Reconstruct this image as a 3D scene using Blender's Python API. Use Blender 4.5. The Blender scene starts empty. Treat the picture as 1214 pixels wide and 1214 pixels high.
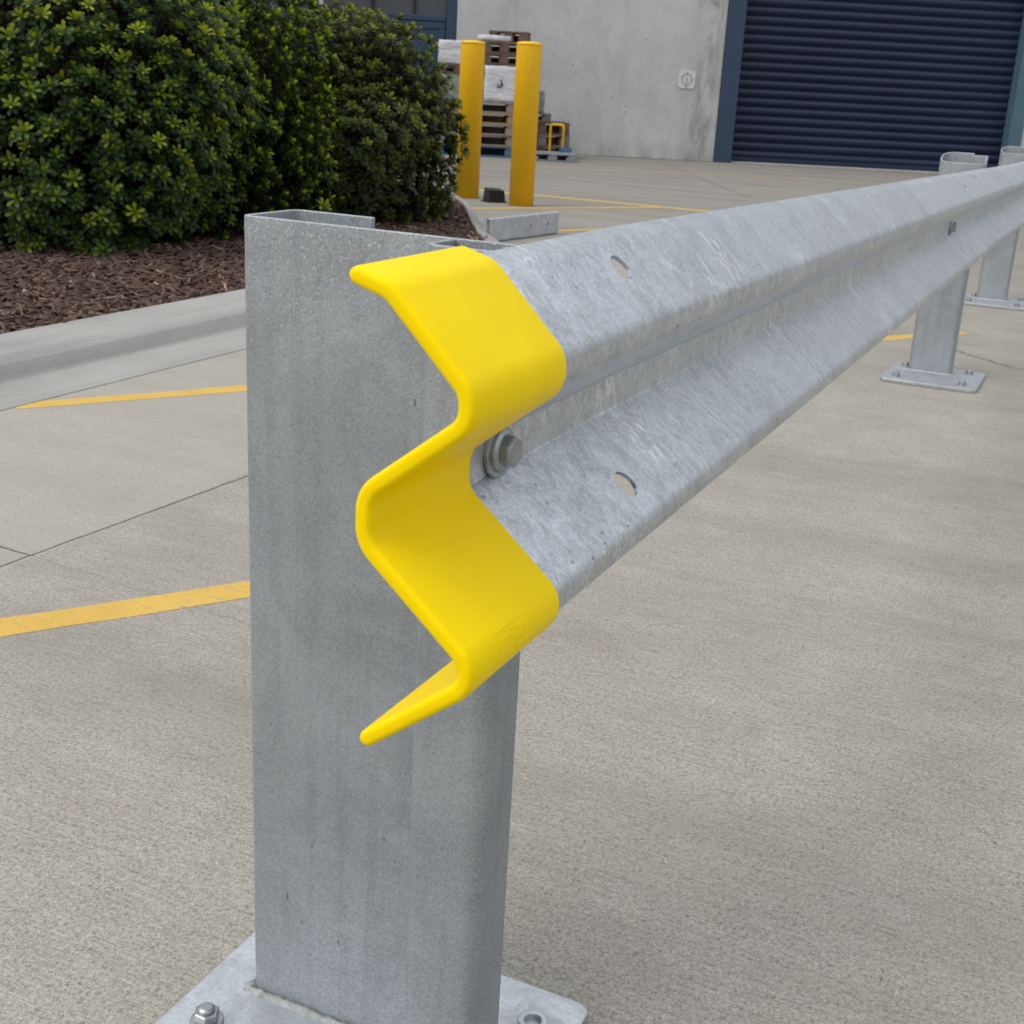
import bpy, bmesh, math, random
import numpy as np
from mathutils import Vector, Matrix

random.seed(7)
rng = np.random.default_rng(11)
S = bpy.context.scene
COL = S.collection
R = math.radians

# ------------------------------------------------------------------ helpers
def link_mesh(name, verts, faces, mat=None, parent=None, smooth=False, loc=None):
    me = bpy.data.meshes.new(name)
    me.from_pydata([tuple(map(float, v)) for v in verts], [], [tuple(map(int, f)) for f in faces])
    me.update()
    if smooth:
        me.polygons.foreach_set('use_smooth', [True] * len(me.polygons))
    o = bpy.data.objects.new(name, me)
    COL.objects.link(o)
    if mat: me.materials.append(mat)
    if parent: o.parent = parent
    if loc: o.location = loc
    return o

def link_bm(name, bm, mat=None, parent=None, smooth=False):
    bmesh.ops.recalc_face_normals(bm, faces=bm.faces)
    me = bpy.data.meshes.new(name)
    bm.to_mesh(me); bm.free()
    if smooth: me.polygons.foreach_set('use_smooth', [True] * len(me.polygons))
    o = bpy.data.objects.new(name, me)
    COL.objects.link(o)
    for m in (mat if isinstance(mat, (list, tuple)) else [mat]):
        if m: me.materials.append(m)
    if parent: o.parent = parent
    return o

def empty(name, loc=(0, 0, 0), rz=0.0):
    o = bpy.data.objects.new(name, None)
    COL.objects.link(o); o.location = loc; o.rotation_euler = (0, 0, rz)
    o.empty_display_size = 0.1
    return o

def tag(o, label=None, cat=None, group=None, kind=None):
    if label: o['label'] = label
    if cat: o['category'] = cat
    if group: o['group'] = group
    if kind: o['kind'] = kind
    return o

def bevel(o, w, seg=2, angle=35):
    m = o.modifiers.new('bevel', 'BEVEL'); m.width = w; m.segments = seg
    m.limit_method = 'ANGLE'; m.angle_limit = R(angle)
    for p in o.data.polygons: p.use_smooth = True
    m.harden_normals = True
    return o

def box(bm, x0, x1, y0, y1, z0, z1, M=None):
    vs = [Vector((x, y, z)) for z in (z0, z1) for y in (y0, y1) for x in (x0, x1)]
    if M is not None: vs = [M @ v for v in vs]
    v = [bm.verts.new(p) for p in vs]
    for f in ((0, 2, 3, 1), (4, 5, 7, 6), (0, 1, 5, 4), (2, 6, 7, 3), (0, 4, 6, 2), (1, 3, 7, 5)):
        bm.faces.new([v[i] for i in f])

def cyl(bm, c, axis, r, h, n=24, r2=None, caps=True):
    """closed cylinder/cone from c along axis"""
    axis = Vector(axis).normalized(); r2 = r if r2 is None else r2
    q = Vector((0, 0, 1)).rotation_difference(axis)
    c = Vector(c)
    a = [bm.verts.new(c + q @ Vector((r * math.cos(2 * math.pi * i / n), r * math.sin(2 * math.pi * i / n), 0))) for i in range(n)]
    b = [bm.verts.new(c + q @ Vector((r2 * math.cos(2 * math.pi * i / n), r2 * math.sin(2 * math.pi * i / n), h))) for i in range(n)]
    for i in range(n):
        j = (i + 1) % n
        bm.faces.new((a[i], a[j], b[j], b[i]))
    if caps:
        bm.faces.new(a[::-1]); bm.faces.new(b)

def lathe(bm, c, axis, prof, n=32):
    """closed lathe; prof list of (r, h) from bottom to top"""
    axis = Vector(axis).normalized(); q = Vector((0, 0, 1)).rotation_difference(axis); c = Vector(c)
    rings = []
    for r, h in prof:
        if r < 1e-6: rings.append([bm.verts.new(c + q @ Vector((0, 0, h)))])
        else: rings.append([bm.verts.new(c + q @ Vector((r * math.cos(2 * math.pi * i / n), r * math.sin(2 * math.pi * i / n), h))) for i in range(n)])
    for a, b in zip(rings, rings[1:]):
        for i in range(n):
            j = (i + 1) % n
            if len(a) == 1 and len(b) == 1: continue
            if len(a) == 1: bm.faces.new((a[0], b[j], b[i]))
            elif len(b) == 1: bm.faces.new((a[i], a[j], b[0]))
            else: bm.faces.new((a[i], a[j], b[j], b[i]))

def tube(bm, pts, r, n=10):
    pts = [Vector(p) for p in pts]
    rings = []
    for i, p in enumerate(pts):
        t = (pts[min(i + 1, len(pts) - 1)] - pts[max(i - 1, 0)]).normalized()
        q = Vector((0, 0, 1)).rotation_difference(t)
        rings.append([bm.verts.new(p + q @ Vector((r * math.cos(2 * math.pi * k / n), r * math.sin(2 * math.pi * k / n), 0))) for k in range(n)])
    for a, b in zip(rings, rings[1:]):
        for k in range(n):
            j = (k + 1) % n
            bm.faces.new((a[k], a[j], b[j], b[k]))
    bm.faces.new(rings[0][::-1]); bm.faces.new(rings[-1])

def fillet(pts, rads, seg=8):
    """round the inner corners of an open 2-D polyline"""
    out = [np.array(pts[0], float)]
    for i in range(1, len(pts) - 1):
        p, a, b = (np.array(q, float) for q in (pts[i], pts[i - 1], pts[i + 1]))
        u = (a - p) / np.linalg.norm(a - p); v = (b - p) / np.linalg.norm(b - p)
        r = rads[i - 1]
        if r <= 0: out.append(p); continue
        ang = math.acos(max(-1, min(1, float(u @ v))))
        d = r / math.tan(ang / 2)
        t1, t2 = p + u * d, p + v * d
        w = (u + v) / np.linalg.norm(u + v)
        c = p + w * (r / math.sin(ang / 2))
        a1 = math.atan2(*(t1 - c)[::-1]); a2 = math.atan2(*(t2 - c)[::-1])
        da = (a2 - a1 + math.pi) % (2 * math.pi) - math.pi
        for k in range(seg + 1):
            t = a1 + da * k / seg
            out.append(c + r * np.array([math.cos(t), math.sin(t)]))
    out.append(np.array(pts[-1], float))
    return np.array(out)

def normals2d(c):
    """left-of-travel-down normal: for travel (0,-1) the normal is (1,0)"""
    n = np.zeros_like(c)
    for i in range(len(c)):
        a = c[max(i - 1, 0)]; b = c[min(i + 1, len(c) - 1)]
        t = (b - a) / np.linalg.norm(b - a)
        n[i] = (-t[1], t[0])
    return n

# ------------------------------------------------------------------ materials
class NT:
    def __init__(self, name, rough=0.6, metal=0.0, spec=0.5):
        self.m = bpy.data.materials.new(name); self.m.use_nodes = True
        self.t = self.m.node_tree; self.b = self.t.nodes['Principled BSDF']
        self.b.inputs['Roughness'].default_value = rough
        self.b.inputs['Metallic'].default_value = metal
        self.b.inputs['Specular IOR Level'].default_value = spec
        self.geo = self.n('ShaderNodeNewGeometry')
        self.pos = self.geo.outputs['Position']
    def n(self, ty, **kw):
        x = self.t.nodes.new(ty)
        for k, v in kw.items(): setattr(x, k, v)
        return x
    def set(self, sock, v):
        if isinstance(v, bpy.types.NodeSocket): self.t.links.new(v, sock)
        elif hasattr(v, '__len__') and len(v) == 3 and sock.type == 'RGBA': sock.default_value = (*v, 1)
        else: sock.default_value = v
    def obj(self):
        return self.n('ShaderNodeTexCoord').outputs['Object']
    def scale(self, vec, s, rz=0.0):
        m = self.n('ShaderNodeMapping'); self.set(m.inputs['Vector'], vec)
        m.inputs['Scale'].default_value = s; m.inputs['Rotation'].default_value = (0, 0, rz)
        return m.outputs[0]
    def noise(self, vec, sc, det=4, rough=0.55, dist=0.0):
        x = self.n('ShaderNodeTexNoise'); self.set(x.inputs['Vector'], vec)
        x.inputs['Scale'].default_value = sc; x.inputs['Detail'].default_value = det
        x.inputs['Roughness'].default_value = rough; x.inputs['Distortion'].default_value = dist
        return x.outputs['Fac']
    def vor(self, vec, sc, feature='F1', out='Distance', rnd=1.0):
        x = self.n('ShaderNodeTexVoronoi', feature=feature); self.set(x.inputs['Vector'], vec)
        x.inputs['Scale'].default_value = sc; x.inputs['Randomness'].default_value = rnd
        return x.outputs[out]
    def ramp(self, fac, stops):
        x = self.n('ShaderNodeValToRGB'); self.set(x.inputs[0], fac)
        e = x.color_ramp.elements
        while len(e) < len(stops): e.new(0.5)
        for el, (p, c) in zip(e, stops):
            el.position = p; el.color = (c, c, c, 1) if not hasattr(c, '__len__') else (*c, 1)
        return x.outputs[0]
    def mix(self, fac, a, b, mode='MIX'):
        x = self.n('ShaderNodeMix', data_type='RGBA', blend_type=mode)
        self.set(x.inputs[0], fac); self.set(x.inputs[6], a); self.set(x.inputs[7], b)
        return x.outputs[2]
    def math(self, op, a, b=None, c=None, clamp=False):
        x = self.n('ShaderNodeMath', operation=op, use_clamp=clamp)
        self.set(x.inputs[0], a)
        if b is not None: self.set(x.inputs[1], b)
        if c is not None: self.set(x.inputs[2], c)
        return x.outputs[0]
    def sep(self, v):
        x = self.n('ShaderNodeSeparateXYZ'); self.set(x.inputs[0], v); return x.outputs
    def bump(self, h, strength=0.3, dist=0.002, prev=None):
        x = self.n('ShaderNodeBump'); self.set(x.inputs['Height'], h)
        x.inputs['Strength'].default_value = strength; x.inputs['Distance'].default_value = dist
        if prev is not None: self.set(x.inputs['Normal'], prev)
        return x.outputs[0]
    def col(self, c): self.set(self.b.inputs['Base Color'], c)
    def rough(self, c): self.set(self.b.inputs['Roughness'], c)
    def nor(self, c): self.set(self.b.inputs['Normal'], c)

def seg_dist(N, xy, a, b, wob=None):
    """distance from the ground point to the segment a-b, plus parameter along it"""
    ax, ay = a; bx, by = b; L = math.hypot(bx - ax, by - ay); ux, uy = (bx - ax) / L, (by - ay) / L
    dx = N.math('SUBTRACT', xy[0], ax); dy = N.math('SUBTRACT', xy[1], ay)
    s = N.math('ADD', N.math('MULTIPLY', dx, ux), N.math('MULTIPLY', dy, uy))
    d = N.math('ADD', N.math('MULTIPLY', dx, -uy), N.math('MULTIPLY', dy, ux))
    if wob is not None: d = N.math('ADD', d, wob)
    d = N.math('ABSOLUTE', d)
    inside = N.math('MULTIPLY', N.math('GREATER_THAN', s, 0.0), N.math('LESS_THAN', s, L))
    return d, inside

def mat_concrete_ground():
    N = NT('paving_concrete', 0.92, 0, 0.12)
    p = N.pos
    big = N.noise(p, 0.55, 5, 0.6, 0.6)
    mid = N.noise(p, 5.0, 6, 0.65, 0.3)
    fine = N.noise(p, 215, 3, 0.72, 0.9)
    grain = N.noise(p, 560, 2, 0.6, 0.6)
    broom = N.noise(N.scale(p, (13, 230, 30), R(-3)), 1.0, 4, 0.72, 0.5)
    smear = N.noise(N.scale(p, (0.35, 2.6, 1), R(-28)), 1.0, 5, 0.62, 0.5)
    c = N.mix(N.ramp(big, [(0.3, 0), (0.72, 1)]), (0.345, 0.318, 0.270), (0.402, 0.374, 0.324))
    c = N.mix(0.28, c, N.mix(N.ramp(mid, [(0.3, 0), (0.7, 1)]), (0.27, 0.25, 0.215), (0.45, 0.43, 0.39)))
    g = N.ramp(fine, [(0.34, 0.50), (0.5, 1.0), (0.66, 1.28)])
    c = N.mix(0.82, c, g, 'MULTIPLY')
    c = N.mix(0.60, c, N.ramp(grain, [(0.35, 0.55), (0.52, 1.0), (0.68, 1.3)]), 'MULTIPLY')
    c = N.mix(0.42, c, N.ramp(broom, [(0.33, 0.60), (0.5, 1.0), (0.7, 1.20)]), 'MULTIPLY')
    # tyre smears and old water marks
    c = N.mix(N.math('MULTIPLY', N.ramp(smear, [(0.48, 0), (0.70, 1)]), 0.40), c, (0.19, 0.175, 0.155))
    # pits
    pit = N.vor(p, 26, 'F1')
    pm = N.math('MULTIPLY', N.math('LESS_THAN', pit, 0.060), N.math('GREATER_THAN', N.noise(p, 3.1, 2), 0.54))
    c = N.mix(N.math('MULTIPLY', pm, 0.6), c, (0.10, 0.09, 0.08))
    xyz = N.sep(p)
    # smoother, paler slab on the kerb side of the joint
    side = N.math('LESS_THAN', xyz[0], -1.735)
    c = N.mix(N.math('MULTIPLY', side, 0.35), c, (0.415, 0.392, 0.35))
    # far yard, dirtier with traffic
    far = N.ramp(N.math('MULTIPLY', xyz[1], 0.05), [(0.27, 0), (0.50, 1)])
    c = N.mix(N.math('MULTIPLY', far, 0.62), c, (0.195, 0.184, 0.168))
    sweep = N.noise(N.scale(p, (0.30, 3.4, 1), R(-27.5)), 1.0, 6, 0.7, 0.6)
    c = N.mix(N.math('MULTIPLY', N.math('MULTIPLY', far, N.ramp(sweep, [(0.50, 0), (0.66, 1)])), 0.45), c, (0.13, 0.12, 0.105))
    c = N.mix(N.math('MULTIPLY', N.ramp(N.noise(p, 1.9, 6, 0.7, 1.2), [(0.62, 0), (0.74, 1)]), 0.28), c, (0.20, 0.185, 0.16))
    c = N.mix(N.math('MULTIPLY', N.ramp(N.noise(N.scale(p, (6, 60, 6), R(4)), 1.0, 5, 0.7, 0.8), [(0.60, 0), (0.68, 1)]), 0.25), c, (0.47, 0.45, 0.41))
    # joints and a crack
    w1 = N.math('MULTIPLY', N.math('SUBTRACT', N.noise(p, 22, 3), 0.5), 0.008)
    d, i = seg_dist(N, xyz, (-1.83, -0.4), (-1.60, 5.2), w1)
    j1 = N.math('MULTIPLY', N.ramp(d, [(0.0012, 1), (0.0038, 0)]), i)
    d, i = seg_dist(N, xyz, (-2.55, 1.69), (-1.74, 1.65), w1)
    j2 = N.math('MULTIPLY', N.ramp(d, [(0.001, 1), (0.003, 0)]), i)
    d, i = seg_dist(N, xyz, (-1.74, 1.65), (-1.0, 1.60), N.math('MULTIPLY', w1, 4.0))
    j3 = N.math('MULTIPLY', N.math('MULTIPLY', N.ramp(d, [(0.0006, 1), (0.003, 0)]), i), 0.22)
    w2 = N.math('MULTIPLY', N.math('SUBTRACT', N.noise(p, 7, 5, 0.7), 0.5), 0.16)
    d, i = seg_dist(N, xyz, (-0.62, 5.25), (1.6, 3.4), w2)
    j4 = N.math('MULTIPLY', N.math('MULTIPLY', N.ramp(d, [(0.003, 1), (0.012, 0)]), i), 0.8)
    d, i = seg_dist(N, xyz, (-6.5, 12.4), (3.0, 17.3), w1)
    j5 = N.math('MULTIPLY', N.math('MULTIPLY', N.ramp(d, [(0.008, 1), (0.03, 0)]), i), 0.5)
    d, i = seg_dist(N, xyz, (-3.2, 12.0), (-7.4, 20.0), w1)
    j6 = N.math('MULTIPLY', N.math('MULTIPLY', N.ramp(d, [(0.008, 1), (0.03, 0)]), i), 0.4)
    jt = N.math('ADD', N.math('ADD', N.math('ADD', j1, j2), N.math('ADD', j3, j4)), N.math('ADD', j5, j6), clamp=True)
    c = N.mix(N.math('MULTIPLY', jt, 0.65), c, (0.055, 0.05, 0.045))
    N.col(c)
    h = N.math('ADD', N.math('MULTIPLY', fine, 0.6), N.math('ADD', N.math('MULTIPLY', broom, 0.9), N.math('MULTIPLY', grain, 0.45)))
    b = N.bump(h, 0.55, 0.0022)
    b = N.bump(N.math('SUBTRACT', 1.0, jt), 0.8, 0.006, b)
    N.nor(b)
    return N.m

def mat_kerb():
    N = NT('kerb_concrete', 0.85, 0, 0.3); p = N.pos
    a = N.noise(p, 2.2, 5, 0.6, 0.4); f = N.noise(p, 160, 3, 0.7); s = N.noise(N.scale(p, (30, 1.2, 60)), 1.0, 4)
    c = N.mix(N.ramp(a, [(0.3, 0), (0.7, 1)]), (0.295, 0.290, 0.272), (0.375, 0.368, 0.346))
    c = N.mix(0.35, c, N.ramp(f, [(0.35, 0.6), (0.5, 1), (0.68, 1.15)]), 'MULTIPLY')
    c = N.mix(0.3, c, N.ramp(s, [(0.32, 0.65), (0.55, 1.0)]), 'MULTIPLY')
    # darker band up the roll of the kerb, uneven along its length
    z = N.sep(p)[2]
    band = N.math('MULTIPLY', N.ramp(N.math('MULTIPLY', z, 10.0), [(0.06, 0), (0.2, 1), (0.52, 0.9), (0.66, 0)]), N.ramp(N.noise(N.scale(p, (3, 0.8, 3)), 2.0, 4), [(0.25, 0.45), (0.6, 1)]))
    c = N.mix(N.math('MULTIPLY', band, 0.45), c, (0.17, 0.165, 0.155))
    N.col(c); N.nor(N.bump(f, 0.4, 0.0015)); return N.m

def mat_wall():
    N = NT('precast_concrete', 0.85, 0, 0.3); p = N.obj()
    a = N.noise(p, 0.7, 6, 0.62, 0.8); b = N.noise(p, 5.0, 6, 0.66, 0.5)
    st = N.noise(N.scale(p, (2.6, 2.6, 0.12)), 1.0, 5, 0.6, 0.3)
    c = N.mix(N.ramp(a, [(0.3, 0), (0.7, 1)]), (0.41, 0.415, 0.407), (0.52, 0.522, 0.51))
    c = N.mix(0.32, c, N.ramp(b, [(0.3, 0.68), (0.52, 1), (0.75, 1.14)]), 'MULTIPLY')
    c = N.mix(0.30, c, N.ramp(st, [(0.34, 0.72), (0.55, 1.0)]), 'MULTIPLY')
    c = N.mix(0.3, c, N.ramp(N.noise(p, 26, 4, 0.65, 0.4), [(0.32, 0.78), (0.5, 1), (0.7, 1.15)]), 'MULTIPLY')
    x = N.sep(p)
    stain = N.math('MULTIPLY', N.ramp(N.math('ABSOLUTE', N.math('ADD', x[0], 0.42)), [(0.05, 1), (0.3, 0)]), N.ramp(N.noise(N.scale(p, (5, 5, 1.1)), 1.0, 5, 0.65, 0.8), [(0.44, 0), (0.62, 1)]))
    c = N.mix(N.math('MULTIPLY', stain, 0.8), c, (0.19, 0.185, 0.165))
    foot = N.math('MULTIPLY', N.ramp(x[2], [(0.02, 1), (0.3, 0)]), N.ramp(N.noise(N.scale(p, (2, 2, 1)), 2.0, 5), [(0.4, 0), (0.65, 1)]))
    c = N.mix(N.math('MULTIPLY', foot, 0.5), c, (0.17, 0.16, 0.145))
    v = N.vor(p, 7, 'F1')
    hole = N.math('MULTIPLY', N.math('LESS_THAN', v, 0.088), N.math('GREATER_THAN', N.noise(p, 1.7, 2), 0.47))
    c = N.mix(N.math('MULTIPLY', hole, 0.65), c, (0.13, 0.13, 0.125))
    N.col(c); N.nor(N.bump(N.math('ADD', b, N.math('MULTIPLY', N.noise(p, 60, 3), 0.3)), 0.35, 0.006)); return N.m

def mat_galv(name, kind, base=(0.50, 0.525, 0.55)):
    """hot-dip galvanised steel; kind: 'rail' crosswise runs, 'post' pebbled, 'plate' cloudy"""
    N = NT(name, 0.42, 0.88, 0.5); p = N.pos
    dk = tuple(v * 0.66 for v in base); lt = tuple(min(1, v * 1.30) for v in base)
    if kind == 'rail':
        w = N.noise(p, 6, 3, 0.5)
        runs = N.noise(N.scale(p, (52, 66, 52)), 1.0, 6, 0.72, 0.8)
        runs2 = N.noise(N.scale(p, (190, 190, 190)), 1.0, 4, 0.66, 1.4)
        drip = N.noise(N.scale(p, (14, 34, 14), R(6)), 1.0, 4, 0.6, 1.2)
        cloud = N.noise(p, 5.0, 6, 0.64, 0.9)
        sp = N.noise(p, 480, 2, 0.6)
        c = N.mix(N.ramp(cloud, [(0.3, 0), (0.7, 1)]), tuple(v * 0.88 for v in base), tuple(min(1, v * 1.08) for v in base))
        c = N.mix(0.70, c, N.ramp(runs, [(0.34, 0.72), (0.5, 1.0), (0.62, 1.14), (0.74, 1.36)]), 'MULTIPLY')
        c = N.mix(0.55, c, N.ramp(runs2, [(0.33, 0.76), (0.5, 1.0), (0.68, 1.26)]), 'MULTIPLY')
        c = N.mix(0.45, c, N.ramp(drip, [(0.36, 0.90), (0.55, 1.0), (0.66, 1.16)]), 'MULTIPLY')
        c = N.mix(0.45, c, N.ramp(sp, [(0.35, 0.75), (0.5, 1), (0.68, 1.2)]), 'MULTIPLY')
        # bare patches of shiny drag-out
        patch = N.math('MULTIPLY', N.ramp(N.noise(N.scale(p, (60, 95, 60)), 1.0, 4, 0.62, 0.9), [(0.55, 0), (0.60, 1)]), N.ramp(w, [(0.55, 0), (0.63, 1)]))
        c = N.mix(N.math('MULTIPLY', patch, 0.65), c, (0.90, 0.92, 0.94))
        # dark dings
        d = N.math('MULTIPLY', N.math('LESS_THAN', N.vor(N.scale(p, (70, 45, 70)), 1.0), 0.12), N.math('GREATER_THAN', N.noise(p, 8, 2), 0.56))
        c = N.mix(N.math('MULTIPLY', d, 0.5), c, (0.12, 0.125, 0.13))
        r = N.ramp(runs, [(0.35, 0.46), (0.7, 0.28)]); N.b.inputs['Metallic'].default_value = 0.95
        h = N.math('ADD', N.math('ADD', runs, N.math('MULTIPLY', runs2, 0.5)), N.math('MULTIPLY', sp, 0.10))
        N.nor(N.bump(h, 0.50, 0.0014))
    elif kind == 'post':
        peb = N.noise(p, 400, 3, 0.66, 0.8); fine = N.noise(p, 620, 2, 0.6); cloud = N.noise(p, 7, 6, 0.66, 0.9)
        streak = N.noise(N.scale(p, (70, 70, 2.2)), 1.0, 4, 0.6, 0.4)
        c = N.mix(N.ramp(cloud, [(0.28, 0), (0.72, 1)]), tuple(v * 0.84 for v in base), tuple(v * 1.18 for v in base))
        c = N.mix(0.60, c, N.ramp(peb, [(0.33, 0.74), (0.5, 1), (0.66, 1.22)]), 'MULTIPLY')
        c = N.mix(0.4, c, N.ramp(fine, [(0.35, 0.75), (0.5, 1), (0.68, 1.25)]), 'MULTIPLY')
        c = N.mix(0.35, c, N.ramp(streak, [(0.34, 0.75), (0.52, 1.0)]), 'MULTIPLY')
        z = N.sep(p)[2]
        topz = N.ramp(N.math('SUBTRACT', z, N.math('MULTIPLY', N.noise(p, 8, 3), 0.12)), [(0.60, 0), (0.76, 1)])
        fl = N.math('MULTIPLY', N.ramp(N.noise(N.scale(p, (1, 1, 0.75), 0), 520, 3, 0.65, 0.6), [(0.57, 0), (0.64, 1)]), topz)
        c = N.mix(N.math('MULTIPLY', fl, 0.6), c, (0.86, 0.87, 0.87))
        nick = N.math('MULTIPLY', N.math('LESS_THAN', N.vor(N.scale(p, (60, 60, 22)), 1.0), 0.085), N.math('GREATER_THAN', N.noise(p, 9, 2), 0.57))
        c = N.mix(N.math('MULTIPLY', nick, 0.6), c, (0.10, 0.10, 0.10))
        r = N.ramp(peb, [(0.35, 0.66), (0.68, 0.50)]); N.b.inputs['Metallic'].default_value = 0.55; N.b.inputs['Specular IOR Level'].default_value = 0.35
        N.nor(N.bump(N.math('ADD', peb, N.math('MULTIPLY', fl, 0.9)), 0.32, 0.0009))
    else:
        cl = N.noise(p, 16, 6, 0.65, 1.2); f = N.noise(p, 240, 3, 0.6)
        c = N.mix(N.ramp(cl, [(0.3, 0), (0.7, 1)]), tuple(v * 0.82 for v in base), lt)
        c = N.mix(0.35, c, N.ramp(f, [(0.35, 0.75), (0.5, 1), (0.7, 1.2)]), 'MULTIPLY')
        d = N.math('LESS_THAN', N.vor(p, 70), 0.07)
        c = N.mix(N.math('MULTIPLY', d, 0.35), c, (0.16, 0.16, 0.16))
        r = N.ramp(cl, [(0.3, 0.55), (0.7, 0.38)])
        N.nor(N.bump(N.math('ADD', cl, N.math('MULTIPLY', f, 0.25)), 0.35, 0.002))
    N.col(c); N.rough(r)
    return N.m

def mat_plain(name, c, rough=0.6, metal=0.0, var=0.25, sc=6.0, bump=0.1, grime=None):
    N = NT(name, rough, metal, 0.4); p = N.obj()
    a = N.noise(p, sc, 5, 0.6, 0.4); f = N.noise(p, sc * 22, 3, 0.6)
    k = N.mix(N.ramp(a, [(0.28, 0), (0.72, 1)]), tuple(v * (1 - var) for v in c), tuple(min(1, v * (1 + var)) for v in c))
    k = N.mix(0.25, k, N.ramp(f, [(0.35, 0.8), (0.5, 1), (0.68, 1.15)]), 'MULTIPLY')
    if grime: k = N.mix(N.math('MULTIPLY', N.ramp(N.noise(p, sc * 2.3, 6, 0.7, 0.8), [(0.55, 0), (0.72, 1)]), 0.6), k, grime)
    N.col(k); N.nor(N.bump(f, bump, 0.002)); return N.m

def mat_paint_line():
    N = NT('yellow_line_paint', 0.7, 0, 0.35); p = N.pos
    f = N.noise(p, 150, 4, 0.7); w = N.noise(p, 12, 6, 0.72, 0.8); cr = N.noise(N.scale(p, (14, 60, 10)), 1.0, 4, 0.7, 0.8)
    c = N.mix(N.ramp(w, [(0.3, 0), (0.7, 1)]), (0.56, 0.345, 0.065), (0.66, 0.43, 0.095))
    c = N.mix(0.4, c, N.ramp(f, [(0.33, 0.6), (0.5, 1), (0.7, 1.15)]), 'MULTIPLY')
    worn = N.math('MULTIPLY', N.ramp(cr, [(0.575, 0), (0.66, 1)]), N.ramp(w, [(0.42, 0.0), (0.58, 1)]))
    worn = N.math('MAXIMUM', worn, N.ramp(f, [(0.60, 0), (0.68, 0.7)]))
    c = N.mix(worn, c, (0.30, 0.27, 0.22))
    N.col(c); N.nor(N.bump(f, 0.4, 0.0015)); return N.m

def mat_cap():
    N = NT('yellow_plastic', 0.40, 0, 0.07); p = N.pos
    a = N.noise(p, 14, 4, 0.6); f = N.noise(p, 480, 3, 0.6)
    c = N.mix(N.ramp(a, [(0.3, 0), (0.7, 1)]), (0.89, 0.635, 0.0003), (0.93, 0.680, 0.0005))
    sc = N.noise(N.scale(p, (60, 8, 60)), 1.0, 4, 0.7, 1.0)
    c = N.mix(N.math('MULTIPLY', N.ramp(sc, [(0.66, 0), (0.72, 1)]), 0.22), c, (0.60, 0.43, 0.03))
    N.col(c); N.rough(N.ramp(a, [(0.3, 0.40), (0.7, 0.50)]))
    N.b.inputs['Subsurface Weight'].default_value = 0.08
    N.b.inputs['Subsurface Radius'].default_value = (0.006, 0.004, 0.001)
    N.nor(N.bump(N.math('ADD', N.math('MULTIPLY', a, 3.0), N.math('MULTIPLY', f, 0.15)), 0.10, 0.002)); return N.m

def mat_leaf(name, dark, mid, young, tr=0.26):
    N = NT(name, 0.5, 0, 0.28)
    at = N.n('ShaderNodeAttribute', attribute_name='tone').outputs['Fac']
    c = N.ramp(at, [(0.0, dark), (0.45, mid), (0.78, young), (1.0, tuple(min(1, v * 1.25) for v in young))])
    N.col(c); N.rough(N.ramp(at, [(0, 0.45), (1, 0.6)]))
    tb = N.n('ShaderNodeBsdfTranslucent'); N.set(tb.inputs[0], N.mix(1.0, c, (1.0, 1.25, 0.5), 'MULTIPLY'))
    mx = N.n('ShaderNodeMixShader'); mx.inputs[0].default_value = tr
    out = N.t.nodes['Material Output']
    N.t.links.new(N.b.outputs[0], mx.inputs[1]); N.t.links.new(tb.outputs[0], mx.inputs[2]); N.t.links.new(mx.outputs[0], out.inputs[0])
    return N.m

def mat_tone(name, lo, hi, rough=0.85):
    N = NT(name, rough, 0, 0.25); p = N.obj()
    at = N.n('ShaderNodeAttribute', attribute_name='tone').outputs['Fac']
    c = N.ramp(at, [(0.0, lo), (0.8, tuple((a * 2 + b) / 3 for a, b in zip(lo, hi))), (1.0, hi)])
    c = N.mix(0.5, c, N.ramp(N.noise(p, 120, 4, 0.7), [(0.3, 0.55), (0.5, 1), (0.7, 1.3)]), 'MULTIPLY')
    N.col(c); N.nor(N.bump(N.noise(p, 200, 3), 0.4, 0.002)); return N.m

M = {}
M['ground'] = mat_concrete_ground()
M['kerb'] = mat_kerb()
M['wall'] = mat_wall()
M['rail'] = mat_galv('galvanised_rail_steel', 'rail', (0.585, 0.620, 0.660))
M['post'] = mat_galv('galvanised_post_steel', 'post', (0.325, 0.350, 0.370))
M['plate'] = mat_galv('galvanised_plate_steel', 'plate', (0.50, 0.525, 0.55))
M['bolt'] = mat_plain('zinc_bolt_steel', (0.36, 0.375, 0.385), 0.34, 0.9, 0.2, 60, 0.15)
M['weld'] = mat_plain('weld_metal', (0.42, 0.43, 0.42), 0.45, 0.8, 0.3, 120, 0.5)
M['line'] = mat_paint_line()
M['cap'] = mat_cap()
M['bollard'] = mat_plain('yellow_bollard_paint', (0.84, 0.470, 0.005), 0.45, 0, 0.05, 2.5, 0.06, (0.66, 0.36, 0.01))
M['navy'] = mat_plain('navy_door_paint', (0.0075, 0.0165, 0.045), 0.5, 0, 0.15, 1.2, 0.05)
M['blue'] = mat_plain('slate_blue_paint', (0.026, 0.050, 0.092), 0.5, 0, 0.12, 2.0, 0.05)
M['teal'] = mat_plain('teal_blue_paint', (0.065, 0.125, 0.17), 0.45, 0, 0.12, 2.0, 0.05)
M['black'] = mat_plain('black_plastic', (0.014, 0.014, 0.015), 0.45, 0, 0.3, 8, 0.1)
M['white'] = mat_plain('white_plastic', (0.56, 0.56, 0.54), 0.5, 0, 0.1, 9, 0.05)
M['emblem'] = mat_plain('grey_emblem_print', (0.33, 0.335, 0.33), 0.6, 0, 0.15, 9, 0.05)
M['woodb'] = mat_plain('brown_pallet_wood', (0.135, 0.082, 0.060), 0.85, 0, 0.35, 5, 0.4)
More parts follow.
